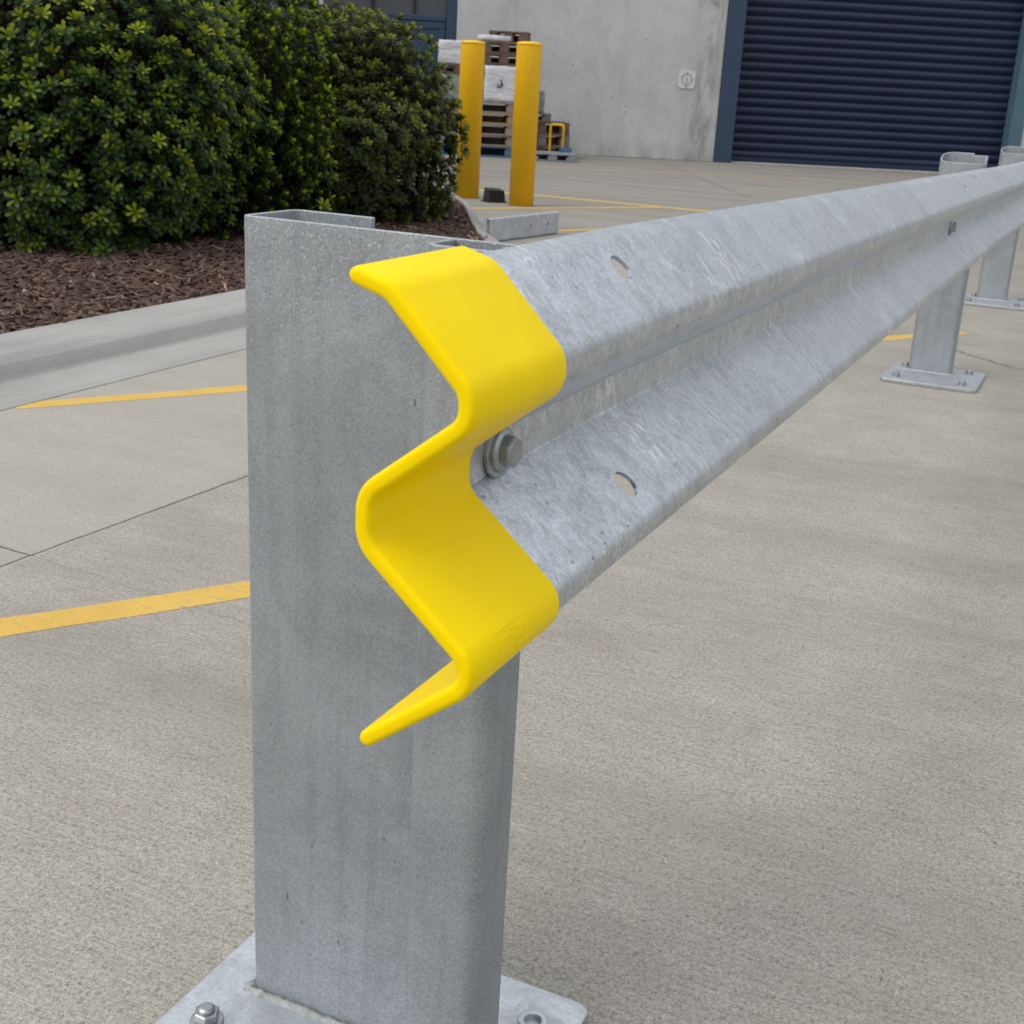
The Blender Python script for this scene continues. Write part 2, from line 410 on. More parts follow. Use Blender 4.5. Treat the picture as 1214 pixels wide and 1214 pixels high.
M['woodg'] = mat_plain('grey_pallet_wood', (0.20, 0.165, 0.14), 0.85, 0, 0.35, 5, 0.4)
M['woodo'] = mat_plain('fresh_pallet_wood', (0.27, 0.175, 0.105), 0.85, 0, 0.3, 5, 0.4)
M['woodblue'] = mat_plain('blue_pallet_paint', (0.06, 0.11, 0.16), 0.8, 0, 0.3, 5, 0.4)
M['grplast'] = mat_plain('grey_pallet_plastic', (0.21, 0.225, 0.245), 0.55, 0, 0.2, 5, 0.15)
M['blueplast'] = mat_plain('blue_crate_plastic', (0.06, 0.12, 0.20), 0.5, 0, 0.2, 5, 0.15)
M['bed'] = mat_plain('bed_soil', (0.026, 0.019, 0.016), 0.95, 0, 0.4, 14, 0.8)
M['bark'] = mat_plain('shrub_bark', (0.05, 0.037, 0.026), 0.9, 0, 0.3, 20, 0.5)
M['sill'] = mat_plain('pale_sill_metal', (0.42, 0.41, 0.39), 0.6, 0, 0.15, 3, 0.1)
M['chips'] = mat_tone('bark_chips', (0.066, 0.038, 0.029), (0.42, 0.295, 0.225))
M['leaf_a'] = mat_leaf('bright_tipped_leaf', (0.010, 0.026, 0.007), (0.046, 0.092, 0.012), (0.32, 0.365, 0.014))
M['leaf_b'] = mat_leaf('olive_leaf', (0.012, 0.022, 0.007), (0.060, 0.086, 0.017), (0.25, 0.255, 0.028))
M['leaf_c'] = mat_leaf('yellow_green_leaf', (0.02, 0.036, 0.011), (0.07, 0.10, 0.018), (0.19, 0.20, 0.022))

def mat_glass_dark():
    N = NT('dark_glazing', 0.12, 0, 0.5); p = N.obj()
    N.col(N.mix(N.ramp(N.noise(p, 0.6, 3), [(0.3, 0), (0.7, 1)]), (0.045, 0.05, 0.058), (0.062, 0.068, 0.077)))
    N.rough(0.25); return N.m
M['glass'] = mat_glass_dark()
def mat_wrap(name, c, tint):
    N = NT(name, 0.28, 0, 0.5); p = N.obj()
    f = N.noise(N.scale(p, (4, 4, 26)), 1.0, 5, 0.65, 1.6); g = N.noise(p, 7, 4, 0.6, 1.0)
    k = N.mix(N.ramp(f, [(0.38, 0), (0.62, 1)]), tuple(v * 0.62 for v in c), c)
    k = N.mix(N.math('MULTIPLY', N.ramp(g, [(0.55, 0), (0.7, 1)]), 0.35), k, tint)
    N.col(k); N.nor(N.bump(N.math('ADD', f, g), 0.6, 0.02)); return N.m
M['wrap'] = mat_wrap('white_stretch_wrap', (0.66, 0.66, 0.68), (0.35, 0.35, 0.38))
M['gwrap'] = mat_wrap('grey_green_stretch_wrap', (0.24, 0.28, 0.25), (0.45, 0.47, 0.46))

# ------------------------------------------------------------------ world, sun, camera
W = bpy.data.worlds.new('World'); S.world = W; W.use_nodes = True
SUN_EL, SUN_DIR = 47.0, Vector((-0.50, -0.62, 0)).normalized()
nt = W.node_tree
sky = nt.nodes.new('ShaderNodeTexSky'); sky.sky_type = 'NISHITA'; sky.sun_disc = False
sky.sun_elevation = R(SUN_EL); sky.sun_rotation = math.atan2(SUN_DIR.x, SUN_DIR.y)
sky.air_density = 1.0; sky.dust_density = 4.0; sky.ozone_density = 1.0; sky.altitude = 0
hs = nt.nodes.new('ShaderNodeHueSaturation'); hs.inputs['Saturation'].default_value = 0.38
nt.links.new(sky.outputs[0], hs.inputs['Color'])
bg = nt.nodes['Background']; bg.inputs[1].default_value = 0.13
# overcast: an even cloud deck, brighter overhead than at the horizon, over the clear-sky model
tc = nt.nodes.new('ShaderNodeTexCoord'); sx_ = nt.nodes.new('ShaderNodeSeparateXYZ'); nt.links.new(tc.outputs['Generated'], sx_.inputs[0])
cr_ = nt.nodes.new('ShaderNodeMapRange'); nt.links.new(sx_.outputs[2], cr_.inputs[0])
for i_, v_ in ((1, 0.0), (2, 1.0), (3, 3.6), (4, 9.2)): cr_.inputs[i_].default_value = v_
cl_ = nt.nodes.new('ShaderNodeMix'); cl_.data_type = 'RGBA'; cl_.blend_type = 'MULTIPLY'; cl_.inputs[0].default_value = 1.0
nt.links.new(cr_.outputs[0], cl_.inputs[6]); cl_.inputs[7].default_value = (0.965, 1.0, 1.045, 1)
mx_ = nt.nodes.new('ShaderNodeMix'); mx_.data_type = 'RGBA'; mx_.inputs[0].default_value = 0.75
nt.links.new(hs.outputs[0], mx_.inputs[6]); nt.links.new(cl_.outputs[2], mx_.inputs[7])
nt.links.new(mx_.outputs[2], bg.inputs[0])
L = bpy.data.lights.new('sun', 'SUN'); L.energy = 0.9; L.angle = R(40); L.color = (1.0, 0.965, 0.92)
so = bpy.data.objects.new('sun', L); COL.objects.link(so)
d = Vector((SUN_DIR.x * math.cos(R(SUN_EL)), SUN_DIR.y * math.cos(R(SUN_EL)), math.sin(R(SUN_EL))))
so.rotation_euler = d.to_track_quat('Z', 'Y').to_euler(); so.location = (0, 0, 12)

cam = bpy.data.cameras.new('camera'); co = bpy.data.objects.new('camera', cam); COL.objects.link(co)
F, C = 1500.0, 607.0
v1 = Vector((1355 - C, 100 + 0.055 * 755 - C, F)).normalized()
hl = Vector((1, 0.055, 0)); up = v1.cross(hl).normalized()
if up.y > 0: up = -up
Yc, Zc = v1, up; Xc = Yc.cross(Zc)
Rm = Matrix((Xc, Yc, Zc))                       # world = Rm @ (x right, y down, z forward)
cx, cy, cz = (Vector((Rm[0][i], Rm[1][i], Rm[2][i])) for i in range(3))
rot = Matrix((cx, -cy, -cz)).transposed()
co.matrix_world = Matrix.Translation((0, 0, 0.89)) @ rot.to_4x4()
cam.sensor_fit = 'HORIZONTAL'; cam.sensor_width = 36.0; cam.lens = F / 1214.0 * 36.0
cam.clip_start = 0.05; cam.clip_end = 1500
cam.dof.use_dof = True; cam.dof.focus_distance = 1.35; cam.dof.aperture_fstop = 22
S.camera = co
S.render.engine = 'CYCLES'
S.view_settings.view_transform = 'Standard'; S.view_settings.look = 'None'
S.view_settings.gamma = 1; S.view_settings.exposure = 0.38

# ------------------------------------------------------------------ ground and markings
g = link_mesh('ground', [(-400, -400, 0), (400, -400, 0), (400, 400, 0), (-400, 400, 0)], [(0, 1, 2, 3)], M['ground'])
tag(g, 'pale broom-finished concrete yard paving', kind='structure')

def strip(name, a, b, w0, w1=None, z=0.0006, skew=0.0):
    a = Vector((*a, 0)); b = Vector((*b, 0)); w1 = w0 if w1 is None else w1
    t = (b - a).normalized(); n = Vector((-t.y, t.x, 0))
    N_ = 24; vs = []
    for i in range(N_ + 1):
        s = i / N_; p = a.lerp(b, s); w = w0 + (w1 - w0) * s
        j = 0.003
        vs.append(p + n * (w / 2 + random.uniform(-j, j)) + t * skew + Vector((0, 0, z)))
        vs.append(p - n * (w / 2 + random.uniform(-j, j)) + Vector((0, 0, z)))
    fs = [(2 * i, 2 * i + 1, 2 * i + 3, 2 * i + 2) for i in range(N_)]
    o = link_mesh(name, vs, fs, M['line'])
    o['kind'] = 'structure'
    return o
strip('road_marking', (-2.12, 0.525), (-0.85, 2.41), 0.075)
o = strip('road_marking', (-2.60, 2.44), (-0.52, 5.63), 0.068)
strip('road_marking', (-5.6, 10.2), (-1.6, 10.2), 0.11)
strip('road_marking', (-4.75, 8.05), (-3.40, 10.22), 0.075, z=0.0012)
strip('road_marking', (-3.62, 7.25), (-2.30, 9.65), 0.07)
strip('road_marking', (-8.5, 12.6), (-1.0, 17.2), 0.04)

# ------------------------------------------------------------------ kerb of the planting island
def smooth_path(pts, n=16):
    P = [np.array(p, float) for p in pts]; out = []
    for i in range(len(P) - 1):
        p0, p1, p2, p3 = P[max(i - 1, 0)], P[i], P[i + 1], P[min(i + 2, len(P) - 1)]
        for k in range(n):
            t = k / n
            out.append(0.5 * ((2 * p1) + (-p0 + p2) * t + (2 * p0 - 5 * p1 + 4 * p2 - p3) * t * t + (-p0 + 3 * p1 - 3 * p2 + p3) * t ** 3))
    out.append(P[-1]); return np.array(out)
kpath = smooth_path([(-2.64, -5), (-2.62, -2), (-2.60, 1.0), (-2.585, 3.0), (-2.58, 4.4), (-2.62, 5.5), (-2.86, 6.3), (-3.37, 6.95), (-4.2, 8.35), (-5.15, 9.55), (-6.6, 10.7), (-9.0, 11.9), (-13, 13.2)])
kprof = fillet([(0, -0.05), (0.0, 0.004), (0.195, 0.010), (0.238, 0.052), (0.285, 0.070), (0.46, 0.086), (0.47, -0.05)], [0.004, 0.03, 0.02, 0.04, 0.012], 5)
vs, fs = [], []
tn = np.gradient(kpath, axis=0); tn /= np.linalg.norm(tn, axis=1)[:, None]
nl = np.stack([-tn[:, 1], tn[:, 0]], 1)
kw = np.interp(kpath[:, 1], [5.2, 6.9], [1.0, 0.3])
for p, n in zip(kpath, nl * kw[:, None]):
    for d_, z in kprof: vs.append((p[0] + n[0] * d_, p[1] + n[1] * d_, z))
m = len(kprof)
for i in range(len(kpath) - 1):
    for j in range(m - 1):
        a = i * m + j; fs.append((a, a + 1, a + m + 1, a + m))
k = link_mesh('kerb', vs, fs, M['kerb'], smooth=True)
tag(k, 'rolled concrete kerb and gutter round the planting island', kind='structure')
inner = kpath + nl * kw[:, None] * 0.455
# bed of the island
bm = bmesh.new()
ring = [bm.verts.new((x, y, 0.035)) for x, y in inner] + [bm.verts.new((-14, 12, 0.035)), bm.verts.new((-14, -5, 0.035))]
bm.faces.new(ring)
bed = link_bm('planting_bed', bm, M['bed']); tag(bed, kind='structure')
# mulch chips: nobody could count them
def inside_bed(x, y):
    c = np.zeros(len(x), bool); P = np.vstack([inner, [(-14, 12), (-14, -5)]])
    j = len(P) - 1
    for i in range(len(P)):
        cond = ((P[i, 1] > y) != (P[j, 1] > y)) & (x < (P[j, 0] - P[i, 0]) * (y - P[i, 1]) / (P[j, 1] - P[i, 1] + 1e-12) + P[i, 0])
        c ^= cond; j = i
    return c
nchip = 46000
x = rng.uniform(-6.2, -2.95, nchip); y = rng.uniform(1.8, 8.4, nchip)
ok = inside_bed(x, y) & ~((x < -5.0) & (rng.random(nchip) < 0.5)); x, y = x[ok], y[ok]; nchip = len(x)
ln = rng.gamma(4, 0.0088, nchip) + 0.012; wd = rng.uniform(0.006, 0.018, nchip); th = rng.uniform(0.002, 0.006, nchip)
yaw = rng.uniform(0, 2 * np.pi, nchip); pit = rng.normal(0, 0.28, nchip); rol = rng.normal(0, 0.35, nchip)
zz = 0.045 + rng.random(nchip) ** 0.8 * 0.030
base = np.array([[sx, sy * (0.65 if sx > 0 else 1), sz] for sz in (-.5, .5) for sy in (-.5, .5) for sx in (-.5, .5)])
V = base[None] * np.stack([ln, wd, th], 1)[:, None, :]
cr, sr = np.cos(rol)[:, None], np.sin(rol)[:, None]; V = np.stack([V[..., 0], V[..., 1] * cr - V[..., 2] * sr, V[..., 1] * sr + V[..., 2] * cr], -1)
cp, sp_ = np.cos(pit)[:, None], np.sin(pit)[:, None]; V = np.stack([V[..., 0] * cp + V[..., 2] * sp_, V[..., 1], -V[..., 0] * sp_ + V[..., 2] * cp], -1)
cy_, sy_ = np.cos(yaw)[:, None], np.sin(yaw)[:, None]; V = np.stack([V[..., 0] * cy_ - V[..., 1] * sy_, V[..., 0] * sy_ + V[..., 1] * cy_, V[..., 2]], -1)
V += np.stack([x, y, zz], 1)[:, None, :]
fq = np.array([(4, 5, 7, 6), (0, 1, 5, 4), (2, 6, 7, 3), (0, 4, 6, 2), (1, 3, 7, 5)])
Fq = (fq[None] + (np.arange(nchip) * 8)[:, None, None]).reshape(-1, 4)

def fast_mesh(name, V, faces_list, mat, parent=None, tone=None, smooth=False):
    """V (n,3); faces_list: list of int arrays (m,k)"""
    V = np.ascontiguousarray(V, dtype=np.float32)
    me = bpy.data.meshes.new(name)
    loops = np.concatenate([f.ravel() for f in faces_list]).astype(np.int32)
    tot = np.concatenate([np.full(len(f), f.shape[1]) for f in faces_list]).astype(np.int32)
    st = np.concatenate([[0], np.cumsum(tot)[:-1]]).astype(np.int32)
    me.vertices.add(len(V)); me.vertices.foreach_set('co', V.ravel())
    me.loops.add(len(loops)); me.loops.foreach_set('vertex_index', loops)
    me.polygons.add(len(tot)); me.polygons.foreach_set('loop_start', st); me.polygons.foreach_set('loop_total', tot)
    if smooth: me.polygons.foreach_set('use_smooth', np.ones(len(tot), bool))
    me.update(calc_edges=True); me.validate()
    if tone is not None:
        a = me.attributes.new('tone', 'FLOAT', 'POINT'); a.data.foreach_set('value', np.ascontiguousarray(tone, dtype=np.float32))
    o = bpy.data.objects.new(name, me); COL.objects.link(o); me.materials.append(mat)
    if parent: o.parent = parent
    return o
tone = np.repeat(np.clip(rng.beta(1.3, 3.2, nchip) + (rng.random(nchip) < 0.035) * 0.6, 0, 1), 8)
mo = fast_mesh('bark_mulch', V.reshape(-1, 3), [Fq], M['chips'], tone=tone)
tag(mo, 'dark brown bark mulch covering the bed under the shrubs', 'mulch', kind='stuff')

# ------------------------------------------------------------------ shrubs
def rosette(ls, ww, counts=((7, 62), (6, 38), (5, 17)), r=random):
    """one shoot tip: whorls of obovate leaves round +Z; returns verts, quads, tris, tone"""
    VV, Q, T, TN = [], [], [], []
    for w, (cn, ang) in enumerate(counts):
        off = r.uniform(0, 6.28)
        for i in range(cn):
            a = off + 2 * math.pi * i / cn + r.uniform(-.25, .25)
            th = R(ang + r.uniform(-11, 11)); l = ls * r.uniform(0.8, 1.15) * (1.0, 0.92, 0.66)[w]; b = ww * r.uniform(0.85, 1.15) * (1.0, 0.95, 0.75)[w]
            ca, sa = math.cos(a), math.sin(a); z0 = (-0.20, -0.05, 0.08)[w] * ls
            i0 = len(VV)
            for (t, wd_, cu) in ((0.0, 0.14, 0), (0.5, 0.72, 0.05), (0.82, 1.0, 0.0)):
                bend = th + 0.35 * t * (1 if w < 2 else -0.3)
                rr = math.sin(bend) * l * t; zz_ = math.cos(bend) * l * t + z0
                for s in (-1, 0, 1):
                    hw = s * b * 0.5 * wd_
                    fold = abs(s) * b * 0.13 * wd_
                    px = rr - fold * math.cos(bend); pz = zz_ + fold * math.sin(bend)
                    VV.append((ca * px - sa * hw, sa * px + ca * hw, pz))
            bend = th + 0.35 * (1 if w < 2 else -0.3)
            VV.append((ca * math.sin(bend) * l, sa * math.sin(bend) * l, math.cos(bend) * l + z0))
            for k_ in (0, 1):
                for s in (0, 1):
                    p = i0 + k_ * 3 + s; Q.append((p, p + 1, p + 4, p + 3))
            T += [(i0 + 6, i0 + 7, i0 + 9), (i0 + 7, i0 + 8, i0 + 9)]
            tn_ = (0.10, 0.38, 0.84)[w] + r.uniform(-.08, .10)
            TN += [tn_ - 0.06] * 3 + [tn_] * 3 + [tn_ + 0.03] * 4
    return np.array(VV), np.array(Q), np.array(T), np.array(TN)

def shrub(name, centre, rad, h, z0, ls, ww, spacing, mat, young, label, seed, lump=0.10, group=None, boxy=2.6):
    rs = np.random.default_rng(seed); rr = random.Random(seed)
    root = empty(name, (centre[0], centre[1], z0)); tag(root, label, 'shrub', group)
    var = [rosette(ls, ww, r=rr) for _ in range(7)]
    # crown: fat ellipsoid with lobes
    lob = [(rs.normal(size=3), rs.uniform(2.5, 5.5), rs.uniform(0, 6.28)) for _ in range(6)]
    def radius(dv):
        f = np.zeros(len(dv))
        for q, fr, ph in lob: f += np.sin(dv @ (q / np.linalg.norm(q)) * fr * 1.8 + ph)
        return 1 + lump * f / 2.0
    chunksV, chunksQ, chunksT, chunksN = [], [], [], []; base = 0; tips = []
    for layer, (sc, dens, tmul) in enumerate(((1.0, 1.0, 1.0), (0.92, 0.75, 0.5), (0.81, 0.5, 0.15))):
        area = 4 * math.pi * ((rad ** 1.6 * rad ** 1.6 + 2 * rad ** 1.6 * (h / 2) ** 1.6) / 3) ** (1 / 1.6)
        n = int(area / spacing ** 2 * dens)
        # fibonacci + jitter
        i = np.arange(n) + 0.5; ph = np.arccos(1 - 2 * i / n); tt = np.pi * (1 + 5 ** .5) * i
        dv = np.stack([np.cos(tt) * np.sin(ph), np.sin(tt) * np.sin(ph), np.cos(ph)], 1)
        dv += rs.normal(0, 0.35 * spacing / rad, dv.shape); dv /= np.linalg.norm(dv, axis=1)[:, None]
        sh = dv.copy(); k_ = np.abs(sh) ** boxy; sup = (k_.sum(1)) ** (-1 / boxy)      # superellipsoid, boxier shoulders
        P = sh * sup[:, None] * radius(dv)[:, None] * sc
        P *= (1 + rs.normal(0, 0.028, n))[:, None]
        P = P * np.array([rad, rad, h / 2]); P[:, 2] = P[:, 2] * 1.22 + h * 0.39
        keep = P[:, 2] > 0.03
        P, dv2 = P[keep], dv[keep]
        for p, dn in zip(P, dv2):
            ax = dn * np.array([1, 1, 0.9]) + np.array([0, 0, 0.68]) + rs.normal(0, 0.22, 3); ax /= np.linalg.norm(ax)
            v, q, t, tn_ = var[rs.integers(7)]
            hlp = np.array([0, 0, 1.0]) if abs(ax[2]) < 0.95 else np.array([1.0, 0, 0])
            e1 = np.cross(hlp, ax); e1 /= np.linalg.norm(e1); e2 = np.cross(ax, e1)
            a = rs.uniform(0, 6.28); f1 = e1 * math.cos(a) + e2 * math.sin(a); f2 = -e1 * math.sin(a) + e2 * math.cos(a)
            s = rs.uniform(0.78, 1.22)
            chunksV.append(p + s * (v[:, :1] * f1 + v[:, 1:2] * f2 + v[:, 2:] * ax))
            chunksQ.append(q + base); chunksT.append(t + base)
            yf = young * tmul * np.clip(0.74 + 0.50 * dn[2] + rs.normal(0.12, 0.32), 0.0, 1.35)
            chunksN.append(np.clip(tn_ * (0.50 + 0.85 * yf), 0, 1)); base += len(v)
            if layer == 0 or rs.random() < 0.3: tips.append((p, ax))
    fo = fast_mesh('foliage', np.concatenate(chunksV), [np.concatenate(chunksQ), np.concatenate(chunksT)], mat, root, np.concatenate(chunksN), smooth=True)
    # stems: from the stool at the base out to the tips
    vs, qs = [], []; b = 0
    c0 = np.array([0, 0, 0.0])
    for p, ax in tips:
        a0 = p * np.array([0.30, 0.30, 0.28]); path = [c0 + a0 * np.array([0.25, 0.25, 0]), a0 * 1.2 + (0, 0, 0.05), p * 0.8, p]
        rads = (0.010, 0.007, 0.004, 0.0022)
        for k_, (q, r_) in enumerate(zip(path, rads)):
            for s in range(3): vs.append(q + r_ * np.array([math.cos(s * 2.094), math.sin(s * 2.094), 0.4 * math.sin(s * 2.094 + 1)]))
        for k_ in range(3):
            for s in range(3):
                s2 = (s + 1) % 3; qs.append((b + k_ * 3 + s, b + k_ * 3 + s2, b + k_ * 3 + 3 + s2, b + k_ * 3 + 3 + s))
        b += 12
    fast_mesh('stems', np.array(vs), [np.array(qs)], M['bark'], root)
    return root

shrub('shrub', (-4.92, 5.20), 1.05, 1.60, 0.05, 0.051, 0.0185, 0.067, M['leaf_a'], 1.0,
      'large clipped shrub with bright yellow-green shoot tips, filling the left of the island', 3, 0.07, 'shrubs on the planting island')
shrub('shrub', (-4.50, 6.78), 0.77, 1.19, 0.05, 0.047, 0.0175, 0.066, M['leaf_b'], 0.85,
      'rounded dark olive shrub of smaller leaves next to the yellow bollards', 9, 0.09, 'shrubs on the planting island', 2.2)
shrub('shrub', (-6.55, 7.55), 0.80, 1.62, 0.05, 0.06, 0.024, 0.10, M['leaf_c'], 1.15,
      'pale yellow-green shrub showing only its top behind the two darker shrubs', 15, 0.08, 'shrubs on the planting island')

# ------------------------------------------------------------------ guardrail
X0 = -0.385
gr = empty('guardrail', (X0, 0.62, 0))
tag(gr, 'long galvanised W-beam guardrail on bolted posts with yellow end cap', 'guardrail')
def rel(o):          # children carry world-space meshes
    o.matrix_parent_inverse = Matrix.Translation(gr.location).inverted(); return o

def shift(y):
    t = max(0.0, y - 1.0); tt = min(t, 3.6)
    return -0.015 * tt, -0.020 * t if t < 4 else -0.08 - 0.012 * (t - 4)
key = [(0.000, .7795), (.020, .7735), (.0690, .7245), (.0700, .7100), (.003, .657), (.003, .622), (.0755, .5602), (.0762, .5472), (.010, .496)]
prof = fillet(key, [.014, .013, .013, .027, .027, .013, .013], 8)        # the cap: thick, softly rounded
pn = normals2d(prof)
rprof = fillet(key, [.010, .0085, .0085, .007, .007, .0085, .0085], 6)    # the rolled steel: crisper folds
rpn = normals2d(rprof)

def trim(c, n, d):
    """pull the curve in by d at both ends"""
    c = c.copy()
    for i, j in ((0, 1), (-1, -2)):
        t = (c[j] - c[i]) / np.linalg.norm(c[j] - c[i]); c[i] = c[i] + t * d
    return c
# densify straight runs so the sweep shades well
rp = trim(rprof, rpn, 0.004)
loop = [tuple(p + n * 0.0018) for p, n in zip(rp, rpn)] + [tuple(p + n * 0.0052) for p, n in zip(rp[::-1], rpn[::-1])]
ys = [0.626] + [0.7 + 0.1 * i for i in range(0, 16)] + [2.4 + 0.4 * i for i in range(0, 16)]
bm = bmesh.new(); rings = []
for y_ in ys:
    sx, sz = shift(y_)
    rings.append([bm.verts.new((X0 + d_ + sx, y_, z + sz)) for d_, z in loop])
nL = len(loop)
for a, b in zip(rings, rings[1:]):
    for i in range(nL):
        j = (i + 1) % nL; bm.faces.new((a[i], b[i], b[j], a[j]))
bm.faces.new(rings[0]); bm.faces.new(rings[-1][::-1])
rail = link_bm('rail_beam', bm, M['rail'], gr); rel(rail)
# bolt slots, cut right through
def cutter(c, ax, rx, ry, h):
    b = bmesh.new(); n = 28
    ax = Vector(ax).normalized(); q = Vector((0, 0, 1)).rotation_difference(ax)
    yl = Vector((0, 1, 0)); xl = yl.cross(ax).normalized()
    lo = [b.verts.new(Vector(c) - ax * h + yl * ry * math.cos(2 * math.pi * i / n) + xl * rx * math.sin(2 * math.pi * i / n)) for i in range(n)]
    hi = [b.verts.new(Vector(c) + ax * h + yl * ry * math.cos(2 * math.pi * i / n) + xl * rx * math.sin(2 * math.pi * i / n)) for i in range(n)]
    for i in range(n):
        j = (i + 1) % n; b.faces.new((lo[i], lo[j], hi[j], hi[i]))
    b.faces.new(lo[::-1]); b.faces.new(hi)
    return b
cb = bmesh.new()
def merge(dst, src):
    me = bpy.data.meshes.new('tmp'); src.to_mesh(me); src.free(); dst.from_mesh(me); bpy.data.meshes.remove(me)
nu = Vector((0.69, 0, 0.72)); nl2 = Vector((0.64, 0, 0.77))
def on_slope(y_, d_, upper):
    sx, sz = shift(y_)
    z = (.7735 - (d_ - .020) * 1.0) if upper else (.622 - (d_ - .001) * (.069 / .0825))
    return (X0 + d_ + sx, y_, z + sz)
for (y_, d_, u_, rx, ry) in ((0.935, .037, True, .0115, .0135), (0.945, .052, False, .0125, .0145), (3.50, .045, True, .010, .016), (3.86, .03, True, .010, .016), (3.62, .05, False, .009, .012), (3.80, .055, False, .009, .012)):
    merge(cb, cutter(on_slope(y_, d_, u_), nu if u_ else nl2, rx, ry, 0.02))
cut = link_bm('tmp_cutter', cb)
md = rail.modifiers.new('cut', 'BOOLEAN'); md.object = cut; md.operation = 'DIFFERENCE'; md.solver = 'EXACT'
dg = bpy.context.evaluated_depsgraph_get(); dg.update()
nm = bpy.data.meshes.new_from_object(rail.evaluated_get(dg)); rail.modifiers.clear(); rail.data = nm; nm.name = 'rail_beam'
bpy.data.objects.remove(cut, do_unlink=True)
for p in nm.polygons: p.use_smooth = True
if 'sharp_edge' not in nm.attributes:
    bmx = bmesh.new(); bmx.from_mesh(nm)
    for e in bmx.edges:
        if len(e.link_faces) == 2 and e.calc_face_angle(0) > R(32): e.smooth = False
    bmx.to_mesh(nm); bmx.free()

def rail_bolt(y_, z, big=1.0):
    sx, sz = shift(y_)
    c = (X0 + .004 + sx + 0.0052, y_, z + sz)
    bm = bmesh.new()
    ax = Vector((1, -0.05, 0.03))
    lathe(bm, c, ax, [(0, 0), (.0215 * big, 0), (.0215 * big, .0028), (.0205 * big, .0034), (0, .0034)], 40)                       # washer
    lathe(bm, Vector(c) + Vector((.0022, 0.0015, 0.0008)), ax, [(0, 0), (.0185 * big, 0), (.0178 * big, .0035), (.0145 * big, .0055), (0, .0055)], 40)   # flange
    r_ = .0132 * big
    lathe(bm, Vector(c) + Vector((.0058, 0.001, 0.0008)), ax, [(0, 0), (r_, 0), (r_, .0075), (r_ * .88, .0095), (0, .0095)], 6)    # hex head
    o = link_bm('rail_bolt', bm, M['bolt'], rail); 
    bevel(o, 0.0007, 2, 30)
    return o
rail_bolt(.793, .640, .92)
rail_bolt(3.66, .641)

# end cap: a U-section moulding slid over the rail end, its own thickness showing at the front
cy0, cy1 = .612, .744
out_ = [(.6235, .0014), (cy1, .0014), (cy1, -.0012)]
def arc(cy_, cn_, r_, a0, a1, k_=6): return [(cy_ + r_ * math.cos(R(a0 + (a1 - a0) * i / k_)), cn_ + r_ * math.sin(R(a0 + (a1 - a0) * i / k_))) for i in range(k_ + 1)]
rr_ = .0040
sec = out_ + arc(cy0 + rr_, -.0012 + rr_, rr_, 270, 180) + arc(cy0 + rr_, .0098 - rr_, rr_, 180, 90) + arc(cy1 - .0012, .0098 - .0012, .0012, 90, 0, 3) + [(cy1, .0056), (.6235, .0056)]
bm = bmesh.new(); rings = []; mid_ = .0043; ns_ = len(sec)
stations = []
t0_ = (prof[0] - prof[1]) / np.linalg.norm(prof[0] - prof[1]); t1_ = (prof[-1] - prof[-2]) / np.linalg.norm(prof[-1] - prof[-2])
for e_, k_ in ((.0054, .12), (.0050, .40), (.0040, .68), (.0022, .91)): stations.append((prof[0] + t0_ * e_, pn[0], k_))
stations += [(p, n, 1.0) for p, n in zip(prof, pn)]
for e_, k_ in ((.0022, .91), (.0040, .68), (.0050, .40), (.0054, .12)): stations.append((prof[-1] + t1_ * e_, pn[-1], k_))
for p, n, k_ in stations:
    rings.append([bm.verts.new((X0 + p[0] + n[0] * (mid_ + (t - mid_) * k_), y_ + (1 - k_) * (.003 if y_ < .63 else -.0) , p[1] + n[1] * (mid_ + (t - mid_) * k_))) for y_, t in sec])
for a, b in zip(rings, rings[1:]):
    for i in range(ns_):
        j = (i + 1) % ns_; bm.faces.new((a[i], a[j], b[j], b[i]))
bm.faces.new(rings[0]); bm.faces.new(rings[-1][::-1])
for f_ in bm.faces: f_.smooth = True
bm.normal_update(); bmesh.ops.recalc_face_normals(bm, faces=bm.faces)
for e_ in bm.edges:
    if len(e_.link_faces) == 2 and e_.calc_face_angle(0) > R(50): e_.smooth = False
cap = link_bm('end_cap', bm, M['cap'], gr, smooth=True)
tag(cap, 'bright yellow moulded plastic cap over the near end of the rail'); rel(cap)
# raised maker's outline moulded low on the cap
def cap_surf(z):
    best = None
    for i in range(len(prof) - 1):
        a = prof[i] + pn[i] * .0098; b = prof[i + 1] + pn[i + 1] * .0098
        if min(a[1], b[1]) <= z <= max(a[1], b[1]) and i > len(prof) * .60:
            t = (z - a[1]) / (b[1] - a[1] + 1e-9); best = (a + (b - a) * t, pn[i] + (pn[i + 1] - pn[i]) * t)
    return best
bm = bmesh.new()
def stroke(pts, w=.0009, hgt=.00022):
    P = []
    for (y0_, z0_), (y1_, z1_) in zip(pts, pts[1:]):
        for k_ in range(6):
            t = k_ / 6; P.append((y0_ + (y1_ - y0_) * t, z0_ + (z1_ - z0_) * t))
    P.append(pts[-1])
    prev = None
    for i, (y_, z) in enumerate(P):
        a = P[max(i - 1, 0)]; b = P[min(i + 1, len(P) - 1)]; tx, tz = b[0] - a[0], b[1] - a[1]; l = math.hypot(tx, tz)
        ny, nz = -tz / l * w, tx / l * w
        q = []
        for s, hh in ((-1, -.0002), (-.55, hgt), (.55, hgt), (1, -.0002)):
            (dx, zz_), n = cap_surf(z + nz * s)
            q.append(bm.verts.new((X0 + dx + n[0] * hh, y_ + ny * s, zz_ + n[1] * hh)))
        if prev:
            for k_ in range(3): bm.faces.new((prev[k_], prev[k_ + 1], q[k_ + 1], q[k_]))
        prev = q
